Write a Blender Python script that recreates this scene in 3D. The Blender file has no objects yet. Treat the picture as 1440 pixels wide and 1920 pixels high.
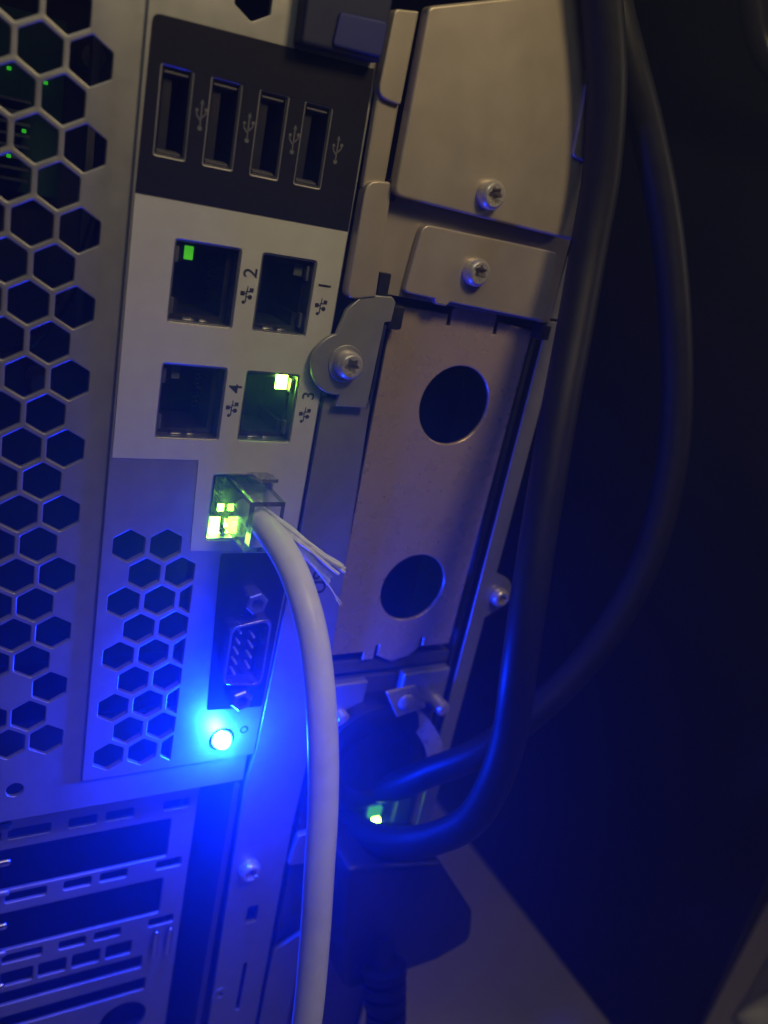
import bpy, bmesh, math, random
from mathutils import Vector, Matrix
random.seed(7)
# Lengths below are in panel units (1 unit = 0.88 mm): x right along the panel, y up, z out of the panel.
S = 0.00088
def W(x, y, z): return Vector((x * S, -z * S, y * S))
def D(x, y, z): return Vector((x, -z, y))
sc = bpy.context.scene
COL = sc.collection

# ------------------------------------------------------------------ camera
cam = bpy.data.cameras.new('camera'); cam_o = bpy.data.objects.new('camera', cam); COL.objects.link(cam_o)
r = D(0.86442775, 0.19280802, 0.46431641); u = -D(-0.00584623, -0.91962296, 0.39275874); b = -D(0.50272307, -0.34222606, -0.79382041)
m = Matrix((r, u, b)).transposed().to_4x4(); m.translation = W(-23.337, -13.645, 185.53)
cam_o.matrix_world = m
cam.sensor_fit = 'VERTICAL'; cam.sensor_height = 36.0; cam.lens = 36.0 * 1569.46 / 1920.0
cam.clip_start = 0.002; cam.clip_end = 20
cam.dof.use_dof = True; cam.dof.focus_distance = 203 * S; cam.dof.aperture_fstop = 11.5
sc.camera = cam_o

# ------------------------------------------------------------------ world, lamps, exposure
wd = bpy.data.worlds.new('World'); sc.world = wd; wd.use_nodes = True
bg = wd.node_tree.nodes['Background']; bg.inputs[0].default_value = (0.90, 0.95, 1.0, 1); bg.inputs[1].default_value = 0.008
def area_lamp(name, pos, target, size, power, color):
    l = bpy.data.lights.new(name, 'AREA'); l.shape = 'DISK'; l.size = size; l.energy = power; l.color = color
    o = bpy.data.objects.new(name, l); COL.objects.link(o)
    o.location = W(*pos); o.rotation_euler = (W(*target) - W(*pos)).to_track_quat('-Z', 'Y').to_euler()
    return o
area_lamp('room_lamp', (112, 175, 205), (105, -20, 0), 0.06, 0.29, (1.0, 0.77, 0.40))
area_lamp('fill_light', (-20, 165, 190), (30, -20, 0), 0.10, 0.056, (0.95, 1.0, 0.80))  # added neutral fill from above left, not from a window
area_lamp('side_lamp', (430, 120, 190), (110, -60, 0), 0.07, 0.09, (1.0, 0.84, 0.60))
sc.view_settings.view_transform = 'Standard'; sc.view_settings.look = 'None'
sc.view_settings.exposure = 0.0; sc.view_settings.gamma = 1.0; sc.view_settings.use_curve_mapping = False
sc.render.engine = 'CYCLES'
sc.cycles.use_denoising = True
sc.cycles.max_bounces = 10; sc.cycles.volume_bounces = 0
sc.cycles.sample_clamp_indirect = 3.0
sc.cycles.caustics_reflective = False

# ------------------------------------------------------------------ materials
def mat(name, color, rough=0.5, metal=0.0, var=0.12, scale=600.0, bump=0.0, bscale=1500.0, stretch=(1, 1, 1), rvar=0.1, spec=0.5, dirt=0.0):
    M = bpy.data.materials.new(name); M.use_nodes = True
    nt = M.node_tree; N = nt.nodes; L = nt.links
    p = N['Principled BSDF']; p.inputs['Metallic'].default_value = metal
    p.inputs['Specular IOR Level'].default_value = spec
    tc = N.new('ShaderNodeTexCoord'); mp = N.new('ShaderNodeMapping'); mp.inputs['Scale'].default_value = stretch
    L.new(tc.outputs['Object'], mp.inputs[0])
    n = N.new('ShaderNodeTexNoise'); n.inputs['Scale'].default_value = scale; n.inputs['Detail'].default_value = 5
    L.new(mp.outputs[0], n.inputs[0])
    cr = N.new('ShaderNodeMapRange'); cr.inputs[1].default_value = 0.25; cr.inputs[2].default_value = 0.75
    cr.inputs[3].default_value = 1 - var; cr.inputs[4].default_value = 1 + var
    L.new(n.outputs[0], cr.inputs[0])
    mx = N.new('ShaderNodeVectorMath'); mx.operation = 'SCALE'; mx.inputs[0].default_value = color
    L.new(cr.outputs[0], mx.inputs['Scale'])
    col = mx.outputs[0]
    if dirt > 0:
        n2 = N.new('ShaderNodeTexNoise'); n2.inputs['Scale'].default_value = scale * 0.18; n2.inputs['Detail'].default_value = 8; n2.inputs['Roughness'].default_value = 0.7
        L.new(tc.outputs['Object'], n2.inputs[0])
        r2 = N.new('ShaderNodeMapRange'); r2.inputs[1].default_value = 0.48; r2.inputs[2].default_value = 0.72; r2.inputs[3].default_value = 0; r2.inputs[4].default_value = dirt
        L.new(n2.outputs[0], r2.inputs[0])
        mm = N.new('ShaderNodeMix'); mm.data_type = 'RGBA'; mm.inputs[7].default_value = (color[0] * .5, color[1] * .47, color[2] * .42, 1)
        L.new(r2.outputs[0], mm.inputs[0]); L.new(col, mm.inputs[6]); col = mm.outputs[2]
    L.new(col, p.inputs['Base Color'])
    rr = N.new('ShaderNodeMapRange'); rr.inputs[3].default_value = max(0.02, rough - rvar); rr.inputs[4].default_value = min(1, rough + rvar)
    L.new(n.outputs[0], rr.inputs[0]); L.new(rr.outputs[0], p.inputs['Roughness'])
    if bump > 0:
        n3 = N.new('ShaderNodeTexNoise'); n3.inputs['Scale'].default_value = bscale; n3.inputs['Detail'].default_value = 3
        L.new(mp.outputs[0], n3.inputs[0])
        bp = N.new('ShaderNodeBump'); bp.inputs['Strength'].default_value = bump; bp.inputs['Distance'].default_value = 0.0002
        L.new(n3.outputs[0], bp.inputs['Height']); L.new(bp.outputs[0], p.inputs['Normal'])
    return M
def glow(name, color, strength):
    M = bpy.data.materials.new(name); M.use_nodes = True
    p = M.node_tree.nodes['Principled BSDF']; p.inputs['Base Color'].default_value = (color[0] * .5, color[1] * .5, color[2] * .5, 1)
    p.inputs['Emission Color'].default_value = (*color, 1); p.inputs['Emission Strength'].default_value = strength
    return M
def clear(name, color, rough, ior=1.45):
    M = bpy.data.materials.new(name); M.use_nodes = True
    p = M.node_tree.nodes['Principled BSDF']; p.inputs['Base Color'].default_value = (*color, 1)
    p.inputs['Transmission Weight'].default_value = 0.94; p.inputs['Roughness'].default_value = rough; p.inputs['IOR'].default_value = ior
    return M
STEEL = mat('galvanised_steel', (0.43, 0.42, 0.40), 0.40, 0.6, 0.06, 260, 0.05, 900, (1, 1, 1), 0.08, dirt=0.25)
STEEL2 = mat('cover_steel', (0.48, 0.415, 0.33), 0.38, 0.35, 0.05, 200, 0.04, 900, (1, 1, 1), 0.06, dirt=0.22)
WARMREFL = mat('warm_reflection_steel', (0.78, 0.60, 0.43), 0.28, 0.55, 0.04, 160, 0.03, 700, (1, 1, 1), 0.06, dirt=0.12)  # warm reflection of the surroundings painted into the base colour
ZINC = mat('dull_zinc', (0.66, 0.61, 0.56), 0.30, 0.55, 0.08, 500, 0.04, 1500)
USBM = mat('dark_nickel', (0.07, 0.07, 0.068), 0.4, 0.6, 0.1, 400)
SHELLM = mat('plated_shell', (0.70, 0.68, 0.65), 0.24, 0.92, 0.06, 500)
BRIGHT = mat('bright_zinc', (0.72, 0.70, 0.66), 0.22, 1.0, 0.08, 500, 0.0)
LABEL = mat('pale_grey_label', (0.56, 0.55, 0.49), 0.62, 0.0, 0.04, 300, 0.05, 2500, dirt=0.15)
BLACKLABEL = mat('black_label', (0.011, 0.011, 0.010), 0.7, 0.0, 0.1, 300, 0.05, 2500, spec=0.2)
INK = mat('black_ink', (0.02, 0.02, 0.022), 0.6)
GREYINK = mat('grey_ink', (0.14, 0.14, 0.14), 0.6)
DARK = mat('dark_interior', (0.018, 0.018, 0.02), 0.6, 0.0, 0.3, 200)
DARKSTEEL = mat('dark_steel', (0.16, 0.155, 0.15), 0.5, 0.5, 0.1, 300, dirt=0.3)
SHIELD = mat('jack_shield', (0.42, 0.43, 0.42), 0.32, 0.9, 0.1, 500)
PLASTIC = mat('black_plastic', (0.014, 0.015, 0.015), 0.42, 0.0, 0.15, 500, 0.06, 3000)
RUBBER = mat('black_rubber', (0.012, 0.012, 0.013), 0.46, 0.0, 0.2, 400, 0.12, 2500, rvar=0.06, spec=0.28)
CABINET = mat('black_cabinet_paint', (0.012, 0.012, 0.013), 0.6, 0.0, 0.25, 30, 0.05, 900)
JACKET = mat('white_cable_jacket', (0.86, 0.88, 0.89), 0.38, 0.0, 0.05, 300, 0.05, 1200, rvar=0.08, dirt=0.22)
FIBRE = mat('white_fibre', (0.88, 0.88, 0.87), 0.8)
NAVY = mat('navy_plastic', (0.004, 0.007, 0.045), 0.6, 0.0, 0.1, 300, 0.06, 2500)
FLOOR = mat('beige_floor', (0.60, 0.55, 0.47), 0.65, 0.0, 0.10, 25, 0.04, 300, dirt=0.3)
BAGM = mat('white_film', (0.80, 0.78, 0.68), 0.30, 0.0, 0.04, 60, 0.0)
GREENPCB = mat('green_board', (0.02, 0.09, 0.03), 0.5, 0.0, 0.25, 700)
GOLD = mat('gold_contacts', (0.75, 0.6, 0.3), 0.25, 1.0)
PINM = mat('pin_metal', (0.85, 0.83, 0.8), 0.2, 0.5)
CLEAR = clear('clear_plug_plastic', (0.95, 0.97, 0.95), 0.06)
LEDG = glow('green_led', (0.33, 1.0, 0.05), 40.0)
LEDG_DIM = glow('dim_green_led', (0.07, 0.55, 0.01), 0.75)
LEDG_FAR = glow('inner_green_led', (0.05, 0.8, 0.02), 0.45)
LEDB = glow('blue_led', (0.02, 0.25, 1.0), 90.0)

# ------------------------------------------------------------------ geometry helpers
def wloc(o):
    return Vector(o['_w']) if o is not None and '_w' in o.keys() else Vector((0, 0, 0))
def place(o, origin, parent):
    w = W(*origin); o.location = w
    if parent is not None:
        o.parent = parent; o.location = w - wloc(parent)
    o['_w'] = w
def finish(me, angle=35):
    for p in me.polygons: p.use_smooth = True
    try: me.set_sharp_from_angle(angle=math.radians(angle))
    except Exception: pass
def obj(name, me, material, parent=None, origin=(0, 0, 0), angle=35):
    me.materials.clear(); me.materials.append(material); finish(me, angle)
    o = bpy.data.objects.new(name, me); COL.objects.link(o); place(o, origin, parent)
    return o
def flat_faces(o):
    wn = o.modifiers.new('normals', 'WEIGHTED_NORMAL'); wn.weight = 100; wn.keep_sharp = True; return o
def again(src, parent, origin):
    o = src.copy(); COL.objects.link(o); o.parent = None; place(o, origin, parent); return o
def empty(name, origin, parent=None):
    o = bpy.data.objects.new(name, None); o.empty_display_size = 0.005; COL.objects.link(o); place(o, origin, parent); return o
def tag(o, label, cat, group=None):
    o['label'] = label; o['category'] = cat
    if group: o['group'] = group
    return o
def from_vf(verts, faces, name='mesh'):
    me = bpy.data.meshes.new(name); me.from_pydata([tuple(W(*v)) for v in verts], [], faces)
    bm = bmesh.new(); bm.from_mesh(me); bmesh.ops.recalc_face_normals(bm, faces=bm.faces); bm.to_mesh(me); bm.free()
    return me
def box_me(sx, sy, sz, bev=0.0, seg=2):
    bm = bmesh.new(); bmesh.ops.create_cube(bm, size=1.0)
    for v in bm.verts: v.co = Vector((v.co.x * sx * S, v.co.y * sz * S, v.co.z * sy * S))
    if bev > 0: bmesh.ops.bevel(bm, geom=bm.edges[:], offset=bev * S, segments=seg, affect='EDGES', profile=0.5)
    me = bpy.data.meshes.new('box'); bm.to_mesh(me); bm.free(); return me
def box(name, x0, x1, y0, y1, z0, z1, material, parent, bev=0.2, seg=2):
    return flat_faces(obj(name, box_me(x1 - x0, y1 - y0, z1 - z0, bev, seg), material, parent, ((x0 + x1) / 2, (y0 + y1) / 2, (z0 + z1) / 2)))
def fillet(pts, rad, n=3):
    out = []; k = len(pts)
    for i in range(k):
        rr = rad[i] if isinstance(rad, (list, tuple)) else rad
        p = Vector(pts[i]); a = Vector(pts[i - 1]) - p; c = Vector(pts[(i + 1) % k]) - p
        if rr <= 0: out.append(tuple(p)); continue
        la, lc = a.length, c.length; a.normalize(); c.normalize()
        ang = a.angle(c); t = min(rr / math.tan(ang / 2), la * .48, lc * .48)
        p0 = p + a * t; p1 = p + c * t
        for j in range(n + 1):
            s = j / n; out.append(tuple((1 - s) ** 2 * p0 + 2 * s * (1 - s) * p + s * s * p1))
    return out
def rect(x0, x1, y0, y1, r=0.0, n=3):
    p = [(x0, y0), (x1, y0), (x1, y1), (x0, y1)]
    return fillet(p, r, n) if r > 0 else p
def circ(cx, cy, r, n=28, a0=0.0): return [(cx + r * math.cos(a0 + 2 * math.pi * i / n), cy + r * math.sin(a0 + 2 * math.pi * i / n)) for i in range(n)]
def hexa(cx, cy, ap, r=0.55): 
    R = ap / math.cos(math.pi / 6)
    return fillet([(cx + R * math.sin(k * math.pi / 3), cy + R * math.cos(k * math.pi / 3)) for k in range(6)], r, 2)
def curve_mesh(splines, half, bev, res=1):
    cu = bpy.data.curves.new('c', 'CURVE'); cu.dimensions = '2D'; cu.fill_mode = 'BOTH'
    for s in splines:
        sp = cu.splines.new('POLY'); sp.points.add(len(s) - 1); sp.use_cyclic_u = True
        for q, (x, y) in zip(sp.points, s): q.co = (x, y, 0, 1)
    cu.extrude = max(half - bev, 0.0); cu.bevel_depth = bev; cu.bevel_resolution = res; cu.offset = -bev
    o = bpy.data.objects.new('t', cu); COL.objects.link(o)
    dg = bpy.context.evaluated_depsgraph_get(); me = bpy.data.meshes.new_from_object(o.evaluated_get(dg))
    bpy.data.objects.remove(o); bpy.data.curves.remove(cu); return me
def plate(name, outer, holes, z0, z1, material, parent, bev=0.15, res=1, origin=None, angle=35):
    xs = [p[0] for p in outer]; ys = [p[1] for p in outer]
    cx, cy = ((min(xs) + max(xs)) / 2, (min(ys) + max(ys)) / 2) if origin is None else origin
    me = curve_mesh([[(x - cx, y - cy) for x, y in s] for s in [outer] + list(holes)], (z1 - z0) / 2, bev, res)
    for v in me.vertices: x, y, z = v.co; v.co = W(x, y, z)
    bm = bmesh.new(); bm.from_mesh(me); bmesh.ops.remove_doubles(bm, verts=bm.verts, dist=1e-8); bmesh.ops.recalc_face_normals(bm, faces=bm.faces); bm.to_mesh(me); bm.free()
    return flat_faces(obj(name, me, material, parent, (cx, cy, (z0 + z1) / 2), angle))
def spline(pts, per=10):
    P = [Vector(p) for p in pts]; P = [2 * P[0] - P[1]] + P + [2 * P[-1] - P[-2]]; out = []
    for i in range(1, len(P) - 2):
        for j in range(per):
            t = j / per; a, b_, c, d = P[i - 1:i + 3]
            out.append(0.5 * ((2 * b_) + (c - a) * t + (2 * a - 5 * b_ + 4 * c - d) * t * t + (3 * b_ - a - 3 * c + d) * t ** 3))
    out.append(P[-2]); return out
def sweep(pts, section, name='tube', taper=None, cap=True, upv=None):
    """section: list of (a,b) offsets; pts in panel units relative to the object's origin"""
    n = len(section); V = []; F = []; prev = None
    for i, p in enumerate(pts):
        t = (pts[min(i + 1, len(pts) - 1)] - pts[max(i - 1, 0)]).normalized()
        if prev is None:
            h = Vector(upv) if upv else (Vector((0, 0, 1)) if abs(t.z) < .9 else Vector((1, 0, 0)))
        else: h = prev
        e1 = (h - t * h.dot(t)).normalized(); e2 = t.cross(e1); prev = e1
        k = taper(i / (len(pts) - 1)) if taper else 1.0
        for a, b_ in section: V.append(tuple(p + e1 * a * k + e2 * b_ * k))
        if i: F += [((i - 1) * n + j, (i - 1) * n + (j + 1) % n, i * n + (j + 1) % n, i * n + j) for j in range(n)]
    if cap: F += [tuple(range(n)), tuple(range(len(V) - n, len(V)))]
    return from_vf(V, F, name)
def tube(name, pts, rad, material, parent, n=20, per=10, taper=None, smooth=True):
    o0 = Vector(pts[0]); q = [Vector(p) - o0 for p in pts]
    q = spline(q, per) if smooth else q
    return obj(name, sweep(q, circ(0, 0, rad, n), taper=taper), material, parent, tuple(o0), 50)
def lathe_me(prof, n=32):
    V = []; F = []
    for rr, z in prof:
        for i in range(n): a = 2 * math.pi * i / n; V.append((rr * math.cos(a), rr * math.sin(a), z))
    for k in range(len(prof) - 1):
        F += [(k * n + i, k * n + (i + 1) % n, (k + 1) * n + (i + 1) % n, (k + 1) * n + i) for i in range(n)]
    F += [tuple(range(n)), tuple(range(len(V) - n, len(V)))]
    return from_vf(V, F)
def torx_me(R, h, n=72):
    star = lambda k: [(R * k * (0.86 + 0.14 * math.cos(6 * 2 * math.pi * i / n))) for i in range(n)]
    rings = [([R] * n, 0), ([R] * n, h * .45), ([R * .97] * n, h * .68), ([R * .88] * n, h * .88), ([R * .74] * n, h), (star(.60), h), (star(.56), h * .93), (star(.54), h * .2), ([R * .1] * n, h * .12)]
    V = []; F = []
    for rr, z in rings:
        V += [(rr[i] * math.cos(2 * math.pi * i / n), rr[i] * math.sin(2 * math.pi * i / n), z) for i in range(n)]
    for k in range(len(rings) - 1): F += [(k * n + i, k * n + (i + 1) % n, (k + 1) * n + (i + 1) % n, (k + 1) * n + i) for i in range(n)]
    F.append(tuple(range(len(V) - n, len(V)))); F.append(tuple(range(n)))
    return from_vf(V, F)
def text(name, s, size, x, y, z, material, parent, rot=math.pi / 2):
    cu = bpy.data.curves.new('t', 'FONT'); cu.body = s; cu.size = size; cu.align_x = 'CENTER'; cu.align_y = 'CENTER'; cu.extrude = 0.015; cu.offset = 0.04
    o = bpy.data.objects.new('t', cu); COL.objects.link(o)
    dg = bpy.context.evaluated_depsgraph_get(); me = bpy.data.meshes.new_from_object(o.evaluated_get(dg))
    bpy.data.objects.remove(o); bpy.data.curves.remove(cu)
    c, s_ = math.cos(rot), math.sin(rot)
    for v in me.vertices: a, b_, d = v.co; v.co = W(a * c - b_ * s_, a * s_ + b_ * c, d)
    return obj(name, me, material, parent, (x, y, z))
def flat(name, polys, z, material, parent, th=0.03):
    """thin printed mark made of several outlines"""
    xs = [p[0] for s in polys for p in s]; ys = [p[1] for s in polys for p in s]; cx = sum(xs) / len(xs); cy = sum(ys) / len(ys)
    V = []; F = []
    for s in polys:
        k = len(V); n = len(s)
        V += [(x - cx, y - cy, 0) for x, y in s] + [(x - cx, y - cy, th) for x, y in s]
        F += [tuple(range(k, k + n)), tuple(range(k + n, k + 2 * n))] + [(k + i, k + (i + 1) % n, k + n + (i + 1) % n, k + n + i) for i in range(n)]
    return obj(name, from_vf(V, F), material, parent, (cx, cy, z))

# ------------------------------------------------------------------ setting: floor
fl = obj('floor', box_me(2600, 2600, 10), FLOOR, None, (200, -405, -200))
fl.data.transform(Matrix.Rotation(math.radians(90), 4, 'X')); fl['kind'] = 'structure'

# ------------------------------------------------------------------ server
server = empty('server', (40, -330, -200))
tag(server, 'grey steel server case, its rear panel full of ports and vents', 'server')
A = 9.0; RH = A * .8660254
# case body behind the panel
box('case_side', 133.6, 135.1, -330, 52, -430, -4, DARKSTEEL, server, 0.2)
box('case_side', -71, -69.5, -330, 52, -430, -0.8, DARKSTEEL, server, 0.2)
box('case_top', -69.4, 133.5, 50.5, 52, -430, -0.8, DARKSTEEL, server, 0.2)
box('case_bottom', -69.4, 133.5, -330, -328.5, -430, -0.8, DARKSTEEL, server, 0.2)
box('case_front', -69.4, 133.5, -328.4, 50.4, -431.5, -430.1, DARKSTEEL, server, 0.2)
# main perforated sheet
holes = []
for k in range(-5, 21):
    for c2 in range(-12, 3):
        if (c2 + k) % 2: continue
        if k in (17, 19) and False: continue
        cx = c2 * .5 * A; cy = -k * RH
        if k % 2 == 0 and c2 % 2: continue
        if cx > 9.6: continue
        if k == 18 and c2 < 2: continue
        if k == 19 and c2 < -1: continue
        holes.append(hexa(cx, cy, 3.9))
holes.append(circ(2.2, -170.3, 2.1, 20))
outer = [(-69.4, -180), (65, -180), (65, -170.6), (18.9, -170.6), (18.9, 50.3), (-69.4, 50.3)]
rear = plate('rear_panel', outer, holes, -1.3, 0, STEEL, server, 0.28, 2)
# I/O plate
jacks = [(28.2, 42.8, -47.2, -29.7), (48.0, 61.2, -47.2, -29.7), (28.2, 43.1, -74.0, -56.6), (48.1, 61.6, -74.0, -56.8), (43.3, 58.9, -100.4, -82.9)]
jr = [rect(*j, 0.7, 2) for j in jacks]
usb = [(22.0, 28.2), (32.2, 38.4), (42.6, 48.8), (52.9, 59.1)]
ur = [rect(a, b_, -14.0, 2.5, 0.4, 2) for a, b_ in usb]
hx = []
x0, y0 = 24.66, -101.71; a2 = A * .9892; rh = a2 * .8660254
for k in range(9):
    for c in range(3):
        cx = x0 + (c + (.5 if k % 2 else 0)) * a2; cy = y0 - k * rh
        if k == 0 and c == 2: continue
        R = 3.78
        h = hexa(cx, cy, R, .5)
        if cx > 44: continue
        if cx + R > 41.6: h = [(min(x, 41.6), y) for x, y in h]
        dd = []
        for q in h:
            if not dd or (abs(q[0] - dd[-1][0]) + abs(q[1] - dd[-1][1])) > 1e-3: dd.append(q)
        hx.append(dd)
hx += [hexa(38.7, 18.6, 3.8), hexa(29.8, 23.4, 3.8)]
ser = fillet([(52.1, -140.5), (62.5, -142.4), (62.5, -122.0), (52.1, -123.9)], 2.3, 4)
ledhole = circ(55.8, -163.0, 3.6, 24)
io = plate('port_plate', [(18.4, -170.2), (66.6, -170.2), (68.2, -104), (68.2, 50.2), (18.4, 50.2)], jr + ur + hx + [ser, ledhole], -0.6, 1.0, STEEL, server, 0.2, 2)
# pale label round the network ports, black label round the USB ports, black label round the serial port
plate('pale_label', [(18.9, -79.3), (39.0, -79.3), (39.8, -103.4), (67.8, -104.0), (67.8, -22.1), (18.9, -22.1)], [rect(j[0] - .25, j[1] + .25, j[2] - .25, j[3] + .25, .8, 2) for j in jacks], 1.02, 1.22, LABEL, server, 0.05, 1)
plate('black_port_label', fillet([(19.0, -21.8), (67.8, -21.8), (67.4, 12.4), (19.4, 10.9)], [0, 0, 0, 1.5]), [rect(a - .3, b_ + .3, -14.3, 2.8, .5, 2) for a, b_ in usb], 1.02, 1.25, BLACKLABEL, server, 0.05, 1)
plate('black_port_label', fillet([(50.2, -152.4), (66.4, -153.4), (67.6, -104.6), (47.8, -104.4)], [.5, .5, .5, 1]), [ser], 1.02, 1.2, BLACKLABEL, server, 0.05, 1)

# USB ports
def usb_port(x0, x1):
    e = empty('usb_port', ((x0 + x1) / 2, -14, 0), server)
    yb, yt = -14.0, 2.5
    t = .35
    plate('shell', rect(x0 - .2, x1 + .2, yb - .2, yt + .2, .5), [rect(x0 + t, x1 - t, yb + t, yt - t, .3)], -14, 0.55, USBM, e, 0.08)
    # flared lips catching light at the ends
    for yy, s in ((yt - 1.1, -.5), (yb + .55, .5)):
        V = [(-2.4, 0, 0), (2.4, 0, 0), (2.2, s, -2.0), (-2.2, s, -2.0), (-2.4, .35, 0), (2.4, .35, 0), (2.2, s + .25, -2.0), (-2.2, s + .25, -2.0)]
        obj('spring_lip', from_vf(V, [(0, 1, 2, 3), (4, 5, 6, 7), (0, 1, 5, 4), (1, 2, 6, 5), (2, 3, 7, 6), (3, 0, 4, 7)]), DARKSTEEL, e, ((x0 + x1) / 2, yy, 0.2))
    box('tongue', x0 + 1.0, x0 + 2.9, yb + 1.2, yt - 1.2, -13, -1.5, PLASTIC, e, 0.15)
    box('back', x0 + .3, x1 - .3, yb + .3, yt - .3, -14.2, -13.2, PLASTIC, e, 0.05)
    return e
for a, b_ in usb: usb_port(a, b_)
def usb_mark(x, y, h=6.0):
    q = h / 6.0; P = []
    def bar(x0, y0, x1, y1, w):
        d = Vector((x1 - x0, y1 - y0)); n = Vector((-d.y, d.x)).normalized() * w / 2
        P.append([(x + x0 * q + n.x, y + y0 * q + n.y), (x + x0 * q - n.x, y + y0 * q - n.y), (x + x1 * q - n.x, y + y1 * q - n.y), (x + x1 * q + n.x, y + y1 * q + n.y)])
    bar(0, -2.2, 0, 2.2, .28); bar(0, -1.2, -.95, -.1, .26); bar(-.95, -.1, -.95, .6, .26); bar(0, -.7, .95, .35, .26); bar(.95, .35, .95, .9, .26)
    P.append(circ(x, y - 2.5 * q, .48, 12)); P.append([(x - .42, y + 2.0 * q), (x + .42, y + 2.0 * q), (x, y + 3.0 * q)])
    P.append(circ(x - .95 * q, y + .75 * q, .34, 10)); P.append(rect(x + .62 * q, x + 1.28 * q, y + .8 * q, y + 1.4 * q))
    o = flat('printed_usb_symbol', P, 1.26, GREYINK, server)
for i, (x, y) in enumerate([(30.6, -4.8), (40.8, -5.1), (51.2, -5.3), (61.7, -5.3)]): usb_mark(x, y)

# network ports
SHT = .3
def network_port(j, leds, inner=True):
    x0, x1, y0, y1 = j
    e = empty('network_port', ((x0 + x1) / 2, y0, 0), server)
    plate('shield', rect(x0 - .15, x1 + .15, y0 - .15, y1 + .15, .7), [rect(x0 + SHT, x1 - SHT, y0 + SHT, y1 - SHT, .5)], -19, 0.75, SHIELD, e, 0.08)
    # black insert with a stepped socket
    w = x1 - x0; cx = (x0 + x1) / 2
    left = cx < 46 and w < 15.5
    s = 1 if left else -1
    a = x0 + SHT + .1; b_ = x1 - SHT - .1; c = y0 + SHT + .1; d = y1 - SHT - .1
    if left: sock = [(a + 2.2, c + 1.2), (b_ - 1.6, c + 1.2), (b_ - 1.6, d - 1.3), (a + 2.2, d - 1.3), (a + 2.2, d - 4.2), (a + .9, d - 4.2), (a + .9, c + 4.2), (a + 2.2, c + 4.2)]
    else: sock = [(a + 1.4, c + 1.2), (b_ - 2.2, c + 1.2), (b_ - 2.2, c + 4.2), (b_ - .9, c + 4.2), (b_ - .9, d - 4.2), (b_ - 2.2, d - 4.2), (b_ - 2.2, d - 1.3), (a + 1.4, d - 1.3)]
    plate('insert', rect(a, b_, c, d), [sock], -16, -2.2, PLASTIC, e, 0.1)
    box('back', a, b_, c, d, -18.8, -16.2, PLASTIC, e, 0.05)
    # shield spring tabs
    for ty in ((d - 4.5), (c + 1.2)):
        tx = a + .25 if left else b_ - .95
        box('spring_tab', tx, tx + .75, ty, ty + 3.4, -2.0, -.5, SHIELD, e, 0.12)
    for k, tx in enumerate((cx - 3.6, cx + .2)):
        box('spring_tab', tx, tx + 2.6 - .8 * k, c + .05, c + .5, -2.1, -.7, BRIGHT, e, 0.1)
    # eight contacts deep in the socket
    for i in range(8):
        yy = (c + d) / 2 + (i - 3.5) * 1.15
        xx = b_ - 2.4 if left else a + 2.2
        box('contact', xx - .3, xx + .3, yy - .2, yy + .2, -15.5, -7, GOLD, e, 0.05, 1)
    for lx, ly, lw, lh, mt, nm in leds:
        box(nm, lx - lw / 2, lx + lw / 2, ly - lh / 2, ly + lh / 2, -2.15, -1.7, mt, e, 0.15)
    return e
LENS = mat('clear_led_window', (0.10, 0.12, 0.10), 0.25)
network_port(jacks[0], [(32.1, -32.4, 2.0, 2.9, LEDG_DIM, 'status_light')])
network_port(jacks[1], [(58.2, -32.4, 2.2, 2.9, LENS, 'status_light')])
network_port(jacks[2], [(32.1, -59.2, 2.0, 2.9, LENS, 'status_light')])
network_port(jacks[3], [(58.4, -59.3, 3.0, 3.9, LEDG, 'status_light')])
network_port(jacks[4], [(46.2, -98.0, 2.6, 5.0, LEDG, 'status_light'), (51.0, -98.2, 3.0, 4.4, LEDG, 'status_light'), (47.3, -92.9, 1.6, 1.9, LEDG, 'status_light')])
def lan_mark(x, y):
    P = [circ(x - .95, y - 2.2, .42, 10), rect(x - .62, x - .34, y - 2.2, y + .4), rect(x - .62, x + .3, y + .1, y + .38), rect(x - 1.9, x - .9, y - .75, y + .25), rect(x - 1.0, x - .4, y - .4, y - .1),
         circ(x + .45, y - .95, .55, 12), rect(x - .5, x + .4, y - 1.05, y - .8), rect(x + .2, x + 1.15, y + .15, y + 1.1), rect(x - .45, x - .2, y + .3, y + 1.5)]
    flat('printed_network_symbol', P, 1.235, INK, server)
for s, x, y in (('2', 45.75, -34.4), ('1', 64.4, -34.9), ('4', 45.9, -61.2), ('3', 64.9, -61.7)):
    text('printed_number', s, 4.6, x, y, 1.245, INK, server)
    lan_mark(x, y - 4.4)

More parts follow.
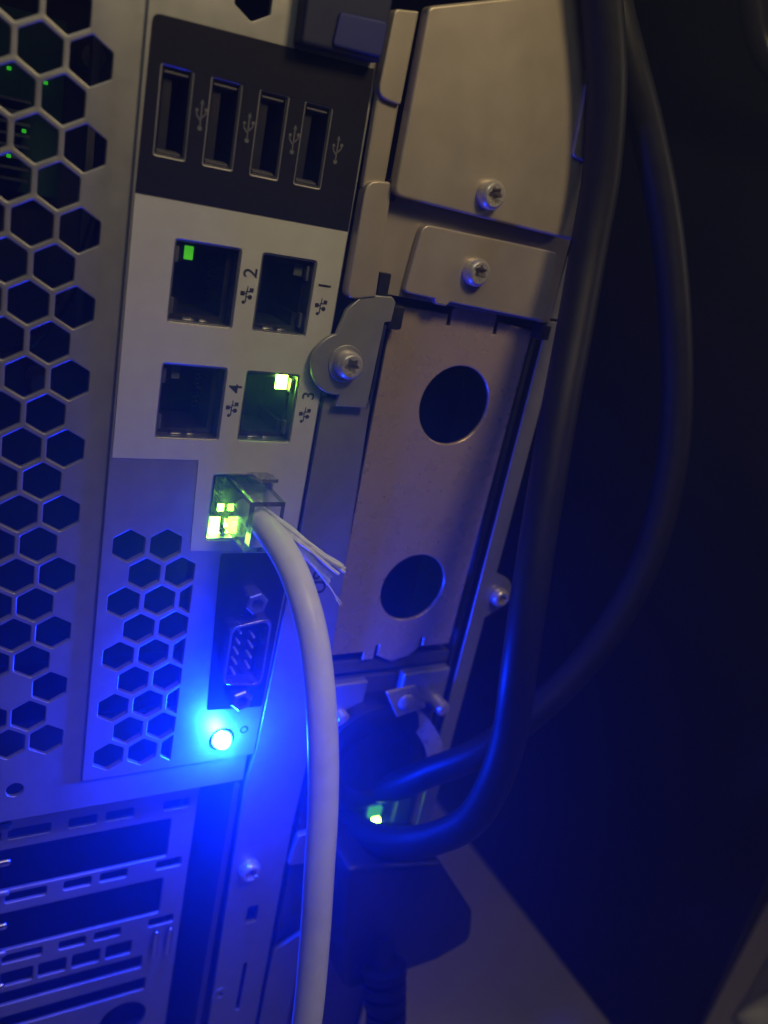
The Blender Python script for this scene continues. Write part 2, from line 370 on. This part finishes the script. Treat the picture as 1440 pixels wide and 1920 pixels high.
# serial port
sp = empty('serial_port', (57.2, -150, 0), server)
dsh = fillet([(51.6, -141.0), (63.0, -143.0), (63.0, -121.4), (51.6, -123.4)], 2.6, 4)
dsi = fillet([(52.3, -140.3), (62.3, -142.1), (62.3, -122.3), (52.3, -124.1)], 2.3, 4)
plate('shell', dsh, [dsi], 1.0, 6.2, SHELLM, sp, 0.18, 2)
plate('insulator', [(x * .985 + .86, y * .985 - 1.98) for x, y in dsi], [], -1.0, 1.4, PLASTIC, sp, 0.05)
pm = lathe_me([(.42, 0), (.42, 3.2), (.3, 3.6), (.08, 3.75)], 12)
pin0 = obj('pin', pm, PINM, sp, (55.0, -126.2, 1.4))
for i in range(1, 5): again(pin0, sp, (55.0, -126.2 - i * 3.15, 1.4))
for i in range(4): again(pin0, sp, (58.9, -127.8 - i * 3.15, 1.4))
def hexnut(x, y):
    V = []; F = []; n = 6
    for rr, z in ((3.2, 0), (3.2, 5.4), (2.85, 5.8)):
        V += [(rr * math.cos(math.pi / 3 * i + .3), rr * math.sin(math.pi / 3 * i + .3), z) for i in range(n)]
    for rr, z in ((1.7, 5.8), (1.5, 1.6)):
        V += [(rr * math.cos(math.pi / 3 * i + .3), rr * math.sin(math.pi / 3 * i + .3), z) for i in range(n)]
    for k in range(4): F += [(k * n + i, k * n + (i + 1) % n, (k + 1) * n + (i + 1) % n, (k + 1) * n + i) for i in range(n)]
    F += [tuple(range(n)), tuple(range(4 * n, 5 * n))]
    return obj('jack_screw', from_vf(V, F), SHELLM, sp, (x, y, 1.15), 20)
hexnut(57.5, -116.6); hexnut(57.6, -146.6)

# blue indicator light
ind = empty('indicator_light', (55.8, -166, 1), server)
plate('bezel', circ(55.8, -163.0, 3.5, 32), [circ(55.8, -163.0, 2.7, 32)], 0, 1.5, BRIGHT, ind, 0.15, 2)
obj('lens', lathe_me([(2.55, -2), (2.55, 1.6), (2.4, 2.6), (1.9, 3.4), (1.1, 3.9), (.3, 4.05)], 28), LEDB, ind, (55.8, -163.0, 0))
pl = bpy.data.lights.new('indicator_glow', 'POINT'); pl.color = (0.0015, 0.02, 1.0); pl.energy = 0.70; pl.shadow_soft_size = 2.2 * S
po = bpy.data.objects.new('indicator_glow', pl); COL.objects.link(po); po.location = W(55.8, -163.0, 7.5)
# printed id mark beside it
plate('printed_symbol', circ(62.2, -160.8, 1.25, 20), [circ(62.2, -160.8, .8, 20)], 1.02, 1.06, INK, server, 0.01)

# ------------------------------------------------------------------ strips, cover, blank plate
plate('edge_strip', fillet([(67.8, 7.0), (73.9, 6.4), (74.2, 25.2), (68.4, 24.2)], [2.6, .8, .3, 1.2]), [], 0.9, 4.2, STEEL2, server, 0.4, 3)
plate('edge_strip', fillet([(68.7, -12), (74.3, -12), (74.2, 8.5), (68.4, 8.5)], .4), [], 0.9, 2.9, STEEL2, server, 0.5, 3)
plate('edge_strip', fillet([(68.8, -37.0), (76.6, -35.4), (75.4, -9.4), (68.7, -10.0)], [2.0, .5, 1.2, 3.4]), [], 0.9, 4.4, STEEL2, server, 0.45, 3)
box('latch', 74.6, 77.0, -13.5, -8.8, -2, 4.2, PLASTIC, server, 0.3)
box('latch', 77.2, 80.3, -36.0, -29.6, -2, 3.4, PLASTIC, server, 0.3)
box('latch', 82.4, 86.6, -43.0, -36.8, -3, 2.6, PLASTIC, server, 0.8)
box('latch', 130.9, 134.6, -41, -36.6, -3, 2.2, PLASTIC, server, 0.5)
# the large cover
lid = plate('cover_plate', fillet([(75.0, -12.2), (131.0, -13.8), (131.0, 2), (119, 42), (100, 35), (74.9, 26.2)], [2.2, 1.0, 0, 0, 0, 1.5]), [], 3.2, 6.8, STEEL2, server, 0.7, 4)
plate('embossed_tab', fillet([(122.0, 5.4), (129.6, 4.8), (124.2, 22), (120.6, 22)], [1.6, 0, 0, 1.0]), [], 6.5, 7.9, STEEL2, lid, 0.5, 3)
# bracket under the cover
br = plate('bracket_plate', [(76.4, -11), (133.4, -12), (133.6, -36.3), (77.6, -34.6)], [], 0.2, 1.6, STEEL2, server, 0.2)
plate('raised_tab', fillet([(84.4, -33.4), (93.5, -33.9), (94.3, -35.2), (97.4, -35.3), (98.3, -34.2), (129.6, -35.7), (128.0, -17.4), (85.9, -16.9)], [1.2, .2, .3, .3, .2, .6, .5, 2.6]), [], 1.6, 3.8, STEEL2, br, 0.45, 3)
# screws
tm = torx_me(3.5, 3.2)
def screw(x, y, z, parent, me=tm, nm='screw'):
    o = obj(nm, me, ZINC, parent, (x, y, z), 30); return o
s1 = screw(100.4, -7.4, 6.75, server); s2 = again(s1, server, (103.3, -25.8, 3.75)); s2.rotation_euler = (0, .5, 0)
# flap with ear
ear = [(70.6 + 7.7 * math.cos(a), -52.6 + 7.7 * math.sin(a)) for a in [math.radians(t) for t in range(118, 281, 9)]]
flap = [(71.2, -63.2)] + [] + [(80.2, -63.2), (80.6, -41.2), (82.4, -40.8), (82.6, -36.0), (81.4, -34.9), (73.6, -35.2), (69.8, -39.2), (68.2, -45.4)] + ear
plate('screw_flap', flap, [], 2.4, 3.9, STEEL, server, 0.3, 2)
plate('washer', circ(71.8, -52.2, 4.6, 36), [], 3.9, 4.3, STEEL, server, 0.2, 2)
s3 = again(s1, server, (72.0, -52.2, 4.25)); s3.rotation_euler = (0, 1.1, 0)
box('folded_edge', 81.3, 82.2, -62.6, -42, -3.5, 2.6, BRIGHT, server, 0.25)
# long strip down to the bottom
plate('side_strip', [(69.2, -62), (82.6, -62), (86.0, -141), (84.0, -203), (85.0, -328), (67.3, -328), (65.4, -180.8), (67.0, -168), (69.0, -104)],
      [rect(73.6, 77.4, -238.6, -231.6, .4), circ(66.7 + 2.0, -268.2, 1.2, 16), rect(75.8, 77.2, -279, -257, .3)], -0.3, 1.2, STEEL, server, 0.3, 2)
plate('dimple', circ(68.9, -268.2, 2.9, 28), [circ(68.7, -268.2, 1.2, 16)], 1.2, 1.6, STEEL, server, 0.18, 2)
s4 = again(s1, server, (71.2, -214.3, 1.15)); s4.rotation_euler = (0, .2, 0)
plate('side_tab', fillet([(84.4, -216.0), (92.0, -217.0), (92.0, -204.0), (86.0, -204.2)], 1.2), [], 0.4, 2.6, STEEL, server, 0.4, 2)
plate('lower_tab', fillet([(86.5, -300), (98.0, -300), (98.0, -250), (86.5, -256)], 1.5), [], -1, 0.6, STEEL, server, 0.3, 2)
text('printed_letters', 'US', 6.4, 77.6, -114.2, 1.24, INK, server)
# blank plate with two round knock-outs
bo = [(86.4, -140.6), (98.6, -140.6), (98.6, -143.6), (102.4, -143.4), (102.4, -138.6), (103.6, -138.6), (103.6, -142.4), (109, -145.0), (115.5, -143.6), (118.2, -141.0), (118.2, -137.6), (119.4, -137.6), (119.4, -140.6), (129.8, -140.6),
      (131.4, -39.2), (119.2, -38.2), (119.2, -41.6), (118.0, -41.6), (118.0, -36.6), (117.0, -35.9), (104.6, -35.5), (103.6, -36.4), (103.6, -40.8), (102.4, -40.8), (102.4, -37.9), (87.2, -37.4), (85.6, -39.4)]
plate('blank_plate', bo, [circ(110.9, -62.4, 11.3, 56), circ(111.0, -119.4, 11.0, 56)], -3.0, -1.8, WARMREFL, server, 0.35, 3)
box('blank_backing', 84, 134, -150, -34, -34, -32, DARK, server, 0.1)
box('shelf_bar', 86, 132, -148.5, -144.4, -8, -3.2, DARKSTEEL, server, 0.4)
# right rail with ear
rail = [(132.6, -330), (138.2, -330), (138.2, -129.6)] + [(139.8 + 6.4 * math.cos(math.radians(t)), -121.4 + 6.4 * math.sin(math.radians(t))) for t in range(-62, 71, 11)] + [(138.2, -113.6), (138.2, -35.4), (132.6, -35.6)]
rl = plate('edge_rail', rail, [], 1.3, 2.1, STEEL, server, 0.25, 2)
plate('edge_rail', [(133.6, -35.0), (138.6, -34.8), (138.6, -18), (134.2, -18)], [], 0.2, 1.4, STEEL, server, 0.3, 2)
tm2 = torx_me(3.0, 2.6); s5 = screw(141.0, -121.8, 2.35, server, tm2)

# ------------------------------------------------------------------ slot covers, lower left
hl = []
for i, y in enumerate((-192.0, -214.9, -238.4)):
    for xa, xb in ((-31, -20), (-17, -9), (-6.7, 0.6), (2.2, 13.2), (17.8, 25.6), (28.0, 36.0), (44.6, 52.5)):
        hl.append(rect(xa, xb, y - 1.75, y + 1.75, .6, 2))
for y0, y1 in ((-211.8, -197.0), (-234.6, -220.2)): hl.append(rect(-36, 47.6, y0, y1, .8, 2))
for xa, xb in ((-27, -17.5), (-16, -7.5), (-6, 0.6), (2.0, 11.0), (12.4, 20.4), (22.0, 30.4), (32.0, 40.0)): hl.append(rect(xa, xb, -249.2, -243.6, .5, 2))
hl.append(rect(-36, 44, -257.0, -251.6, .5, 2))
hl += [circ(26, -283, 6.5, 28), circ(40, -279, 7.5, 28), rect(-36, 46, -267.5, -262, .6, 2)]
plate('slot_cover_frame', [(-69, -328), (55.0, -328), (55.0, -183.4), (-69, -183.4)], hl, -9.2, -8.0, STEEL, server, 0.3, 2)
for i, y in enumerate((-188.4, -200.5, -211.5, -223.8, -234.5, -247.5)):
    box('slot_clip', -12, 3.2, y - 1.1, y + 1.1, -7.9, -6.2, BRIGHT if i % 2 else STEEL, server, 0.9, 3)
for x in (46.2, 50.6): box('slot_clip', x, x + 1.8, -252, -240.6, -7.9, -5.6, BRIGHT, server, 0.85, 4)
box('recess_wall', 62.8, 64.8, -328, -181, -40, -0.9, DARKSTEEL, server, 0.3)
box('recess_back', -69, 62.4, -327, -182, -44, -42, DARK, server, 0.1)

# ------------------------------------------------------------------ inside of the case, seen through the vents
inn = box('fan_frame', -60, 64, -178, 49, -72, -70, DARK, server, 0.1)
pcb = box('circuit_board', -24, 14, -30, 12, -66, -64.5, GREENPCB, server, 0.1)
for i in range(8): box('heat_sink_fin', -14, 5.5, -27 + i * 2.6, -26.2 + i * 2.6, -64.4, -55, DARKSTEEL, pcb, 0.1, 1)
for x, y in ((1.1, -1.5), (9.6, -2.8), (0.8, -21.3), (4.0, -15.0)): box('status_light', x - .5, x + .5, y - .45, y + .45, -54.8 if y < -10 else -64.3, -53.8 if y < -10 else -63.2, LEDG_FAR, pcb, 0.2)
box('standing_bar', 17.5, 19.5, -70, 10, -52, -48, DARKSTEEL, server, 0.3)
tube('inner_wire', [(-20, -60, -40), (0, -66, -34), (12, -50, -30), (20, -30, -40)], 1.4, PLASTIC, server, 10)
obj('capacitor', lathe_me([(3.2, 0), (3.2, 9), (2.8, 9.6), (.2, 9.6)], 24), DARKSTEEL, server, (12, -80, -70))
obj('capacitor', lathe_me([(3.2, 0), (3.2, 9), (2.8, 9.6), (.2, 9.6)], 24), DARKSTEEL, server, (19, 5, -64))

# ------------------------------------------------------------------ power supply bay
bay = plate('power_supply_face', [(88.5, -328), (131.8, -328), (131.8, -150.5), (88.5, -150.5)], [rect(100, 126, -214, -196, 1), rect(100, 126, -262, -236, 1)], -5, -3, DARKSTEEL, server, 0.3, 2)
plate('top_flange', fillet([(88.4, -165), (100.6, -163), (101.0, -149.6), (88.4, -149.8)], .8), [], -2.6, 0.6, STEEL, server, 0.7, 3)
plate('top_flange', fillet([(113.2, -161), (130.8, -161), (130.8, -148.0), (113.2, -148.4)], .8), [], -2.6, 1.2, STEEL, server, 0.9, 3)
ct = plate('clamp_tab', fillet([(110.0, -160.0), (120.2, -157.6), (114.2, -149.0), (104.0, -150.2)], .4), [], 5.6, 6.8, ZINC, server, 0.25, 2)
obj('rivet', lathe_me([(2.7, 0), (2.7, .3), (2.3, .7), (1.4, 1.0), (.2, 1.1)], 24), ZINC, ct, (112.0, -154.6, 6.8))
band = spline([Vector(q) for q in [(0, 0, 0), (5.5, -4.6, 3.4), (10.5, -11.5, 5.2), (14.0, -20, 4.6), (15.6, -29, 1.6), (15.0, -38, -3)]], 8)
obj('clamp_band', sweep(band, [(.35, -2.9), (.35, 2.9), (-.35, 2.9), (-.35, -2.9)], upv=(0, 0, 1)), ZINC, server, (115.2, -160.4, 2.6), 50)
so = obj('standoff', lathe_me([(2.4, 0), (2.4, 5.4), (2.0, 6.2), (1.0, 6.5), (.2, 6.5)], 24), ZINC, server, (93.2, -161, -2.6))
again(so, server, (127.6, -160.0, 0.6))
lp = box('light_window', 112.6, 117.6, -205.6, -201.6, -1, 0.6, LEDG_DIM, server, 0.5, 3)
obj('status_light', lathe_me([(1.25, 0), (1.25, 1.6), (.95, 2.3), (.4, 2.6), (.05, 2.65)], 20), LEDG, server, (117.9, -209.2, -3))

# ------------------------------------------------------------------ white network cable
nc = empty('network_cable', (54, -92, 12)); tag(nc, 'white round network cable with clear plug and frayed ends, plugged in below port 3', 'cable')
pg = plate('plug', rect(48.6, 57.6, -98.2, -85.0, .3), [rect(49.9, 56.6, -96.9, -86.2, .2)], -12, 13.6, CLEAR, nc, 0.12)
box('plug_front', 49.95, 56.55, -96.85, -86.25, -11.5, 2.5, CLEAR, pg, 0.1)
V = [(-3.0, 0, 0), (3.0, 0, 0), (2.2, 3.4, 21), (-2.2, 3.4, 21), (-3.0, .9, 0), (3.0, .9, 0), (2.2, 4.3, 21), (-2.2, 4.3, 21)]
obj('latch', from_vf(V, [(0, 1, 2, 3), (4, 5, 6, 7), (0, 1, 5, 4), (1, 2, 6, 5), (2, 3, 7, 6), (3, 0, 4, 7)]), CLEAR, pg, (54.2, -84.9, -11))
for i in range(8): box('contact', 49.2, 50.2, -95.7 + i * 1.2, -95.3 + i * 1.2, -11.8, -7, GOLD, pg, 0.03, 1)
white = [(52.6, -91.4, 2.6), (53.2, -91.4, 10.5), (53.6, -91.8, 18.4), (54.6, -94.7, 28.0), (55.5, -99.6, 35.7), (56.5, -106.5, 41.8), (57.0, -115.2, 47.6), (57.3, -126.6, 53.5), (57.6, -140.3, 58.3), (57.2, -154.2, 62.8), (57.2, -169.1, 66.7), (56.6, -186.7, 71.4), (55.0, -205.9, 76.1), (52, -235, 80), (49, -275, 82), (48, -320, 80), (52, -370, 74), (62, -395, 60), (80, -396.5, 30)]
tube('jacket', white, 3.45, JACKET, nc, 28, 12, taper=lambda t: 0.86 if t < 0.03 else min(1.0, .86 + (t - .03) * 4))
def strand(pts, rad, n=7, spread=.55, fray=.5):
    base = spline([Vector(q) for q in pts], 8)
    for s in range(n):
        a = random.random() * 6.28; off = Vector((math.cos(a), math.sin(a), random.uniform(-.5, .5))) * spread * random.random() ** .5
        cut = len(base) - random.randint(0, 5)
        q = []
        for i, p_ in enumerate(base[:cut]):
            t = i / len(base); w = Vector((math.sin(i * .45 + s), math.cos(i * .38 + s * 2), math.sin(i * .5 + 2 * s))) * .16
            q.append(p_ + off * (.55 + .45 * t + fray * max(0, t - .75) * 2.2) + w)
        o0 = q[0]
        obj('strand', sweep([v - o0 for v in q], circ(0, 0, rad, 6), taper=lambda t: 1.0 - .55 * max(0, t - .7)), FIBRE, nc, tuple(o0), 60)
strand([(52.6, -88.0, 8.5), (54.8, -88.4, 16.5), (57.4, -89.9, 22.6), (61.3, -92.0, 28.5), (65.4, -94.2, 33.3)], .42, 9, 0.85)
strand([(52.8, -88.7, 8.5), (54.8, -89.6, 17.0), (58.3, -92.4, 23.0), (61.3, -95.2, 27.4), (64.6, -98.8, 31.0)], .42, 9, 0.85)
strand([(60.0, -94.2, 26.0), (64.2, -99.2, 31.0), (65.7, -101.8, 33.0), (67.7, -103.9, 35.2)], .13, 3, .25, 1.0)
strand([(57.0, -91.2, 22.0), (59.6, -93.2, 26.0), (62.0, -97.0, 29.0)], .12, 2, .4, 1.0)

# ------------------------------------------------------------------ black power cords and plugs
pc1 = empty('power_cable', (103, -203, 3)); tag(pc1, 'thick black power cord running straight down beside the beige cover and hooking left', 'power cord', 'black power cords')
tube('jacket', [(88, 92, 12.5), (99, 68, 12.5), (108.0, 51.0, 12.5), (115.1, 37.6, 12.5), (122.3, 22.7, 12.8), (127.8, 3.5, 13), (128.6, -15.4, 15), (126.6, -34.9, 20), (122.7, -55.6, 27), (118.7, -78.8, 35), (115.6, -99.5, 42), (114.8, -118.4, 46.5), (116.9, -136.5, 47.6), (116.6, -152.0, 47.8), (115.1, -167.8, 44.9), (111.7, -180.7, 36.9), (107.6, -190.4, 27.2), (104.9, -197.9, 16.1), (103.2, -203.7, 2.5), (102.8, -205, -4)], 4.75, RUBBER, pc1, 24, 8)
pc2 = empty('power_cable', (112, -198, 0)); tag(pc2, 'black power cord bowing far out to the right in a wide arc', 'power cord', 'black power cords')
tube('jacket', [(112, 110, -18), (119, 82, -14), (126.3, 59.7, -9.6), (132.7, 43.7, -4.9), (140.7, 31.0, -1.9), (150.9, 16.5, 0.7), (162.0, -4.5, 5.5), (169.8, -29.1, 12.2), (174.7, -55.3, 19.1), (174.6, -76.8, 24.4), (170.8, -97.6, 28.5), (164.3, -116.4, 29.9), (154.4, -134.0, 30.0), (141.8, -149.4, 28.7), (130.3, -163.1, 24.8), (121.0, -175.1, 16.4), (114.6, -185.2, 9.2), (110.9, -193.6, -0.5)], 4.55, RUBBER, pc2, 24, 8)
kn = empty('power_plug', (102, -186, 0)); tag(kn, 'big round black plug held by the curved metal band in the power bay', 'plug')
obj('body', lathe_me([(20.2, -2.8), (20.5, 0), (20.4, 3.0), (19.6, 5.0), (17.4, 6.2), (13.0, 6.6), (12.3, 6.2), (11.8, 5.8), (.3, 6.1)], 56), PLASTIC, kn, (106.5, -176.4, 0))
p2 = empty('power_plug', (118, -250, 20)); tag(p2, 'boxy black plug with ribbed neck below the round plug', 'plug')
plate('body', fillet([(90.0, -196.5), (126.4, -205.0), (147.0, -232.7), (150.0, -246.5), (136.6, -251.2), (101.0, -252.5)], [4, 3, 5, 5, 5, 5], 4), [], 5, 26, PLASTIC, p2, 2.2, 4)
nk = [Vector((111 + .2 * i, -240.0 - i * 2.4, 29 + i * .9)) for i in range(14)]
o0 = nk[0]
for i in range(7):
    tube('neck_rib', [tuple(nk[i * 2]), tuple(nk[i * 2] + (nk[1] - nk[0]) * 1.15)], 7.4 - .28 * i, RUBBER, p2, 20, 2, smooth=False)
tube('neck_core', [tuple(nk[0] + Vector((0, 6, -6))), tuple(nk[4]), tuple(nk[9]), tuple(nk[13]), (115, -300, 52), (118, -345, 56), (130, -385, 40), (170, -395, 0)], 4.5, RUBBER, p2, 20, 6)

# blue video plug above the USB ports
vp = empty('video_plug', (56, 12, 4)); tag(vp, 'dark navy blue monitor plug above the black USB port panel', 'plug')
plate('body', fillet([(47.8, 12.2), (66.6, 13.2), (67.2, 52), (47.2, 50)], 1.0, 3), [], 1.4, 6.0, NAVY, vp, 0.8, 3)
plate('raised_grip', fillet([(54.4, 13.4), (66.0, 14.0), (66.2, 21), (55.0, 20)], 1.0, 3), [], 5.8, 6.6, mat('blue_plastic', (0.012, 0.018, 0.16), .6), vp, 0.5, 2)

# ------------------------------------------------------------------ surroundings
cab = plate('equipment_cabinet', [(305, -420), (308, 34), (480, -38), (700, -60), (700, -900), (300, -900)], [], -400, 330, CABINET, None, 2.0, 2)
# the outline above lies in plan: stand it up (plan x stays, plan y becomes depth)
for v in cab.data.vertices:
    x, y, z = v.co.x / S, v.co.z / S, -v.co.y / S
    v.co = W(x, z, y)
cab['_w'] = W(500, -35, -433); cab.location = W(500, -35, -433)
tag(cab, 'tall black equipment cabinet standing on the floor behind the cords', 'cabinet')
bm = bmesh.new(); N = 36
grid = [[None] * N for _ in range(N)]
for i in range(N):
    for j in range(N):
        x = (i / (N - 1) - .5) * 120; y = (j / (N - 1) - .5) * 70
        rr = max(abs(x) / 60, abs(y) / 35)
        z = 22 * max(0, 1 - rr ** 3) + 6 * math.sin(x * .09 + 1.5 * math.sin(y * .11)) * (1 - rr * .8) + 4 * math.sin(y * .21 + x * .05) * (1 - rr * .8) + 1
        grid[i][j] = bm.verts.new(W(x, max(z, .4), y))
for i in range(N - 1):
    for j in range(N - 1): bm.faces.new((grid[i][j], grid[i + 1][j], grid[i + 1][j + 1], grid[i][j + 1]))
bmesh.ops.recalc_face_normals(bm, faces=bm.faces)
me = bpy.data.meshes.new('bag'); bm.to_mesh(me); bm.free()
bag = obj('plastic_bag', me, BAGM, None, (448, -399.5, 28), 80); bag.rotation_euler = (0, 0, math.radians(20))
sm = bag.modifiers.new('thick', 'SOLIDIFY'); sm.thickness = 0.0004
tag(bag, 'crumpled pale plastic bag on the floor in the bottom right corner', 'bag')
ob = empty('cable_bundle', (268, 60, -84)); tag(ob, 'blurred glossy black cable at the top right corner', 'cable')
tube('jacket', [(215, 300, -95), (240, 170, -90), (262, 95, -86), (282, 62, -70), (294, 50, -10), (320, 40, 70), (420, 30, 150), (600, 0, 260)], 6, mat('glossy_black', (0.03, 0.03, 0.03), .22), ob, 20, 8)

# ------------------------------------------------------------------ haze: added volume that imitates lens glare around the blue light
hz = obj('glare_haze', box_me(2900, 2700, 2900), DARK, None, (200, -240, -200)); hz['kind'] = 'stuff'
HM = bpy.data.materials.new('glare_haze_air'); HM.use_nodes = True
nt = HM.node_tree; nt.nodes.remove(nt.nodes['Principled BSDF'])
pv = nt.nodes.new('ShaderNodeVolumePrincipled'); pv.inputs['Color'].default_value = (0.5, 0.62, 1.0, 1); pv.inputs['Density'].default_value = 0.8
pv.inputs['Anisotropy'].default_value = 0.8
nt.links.new(pv.outputs[0], nt.nodes['Material Output'].inputs['Volume'])
hz.data.materials.clear(); hz.data.materials.append(HM)
for o in bpy.data.objects:
    if '_w' in o.keys(): del o['_w']
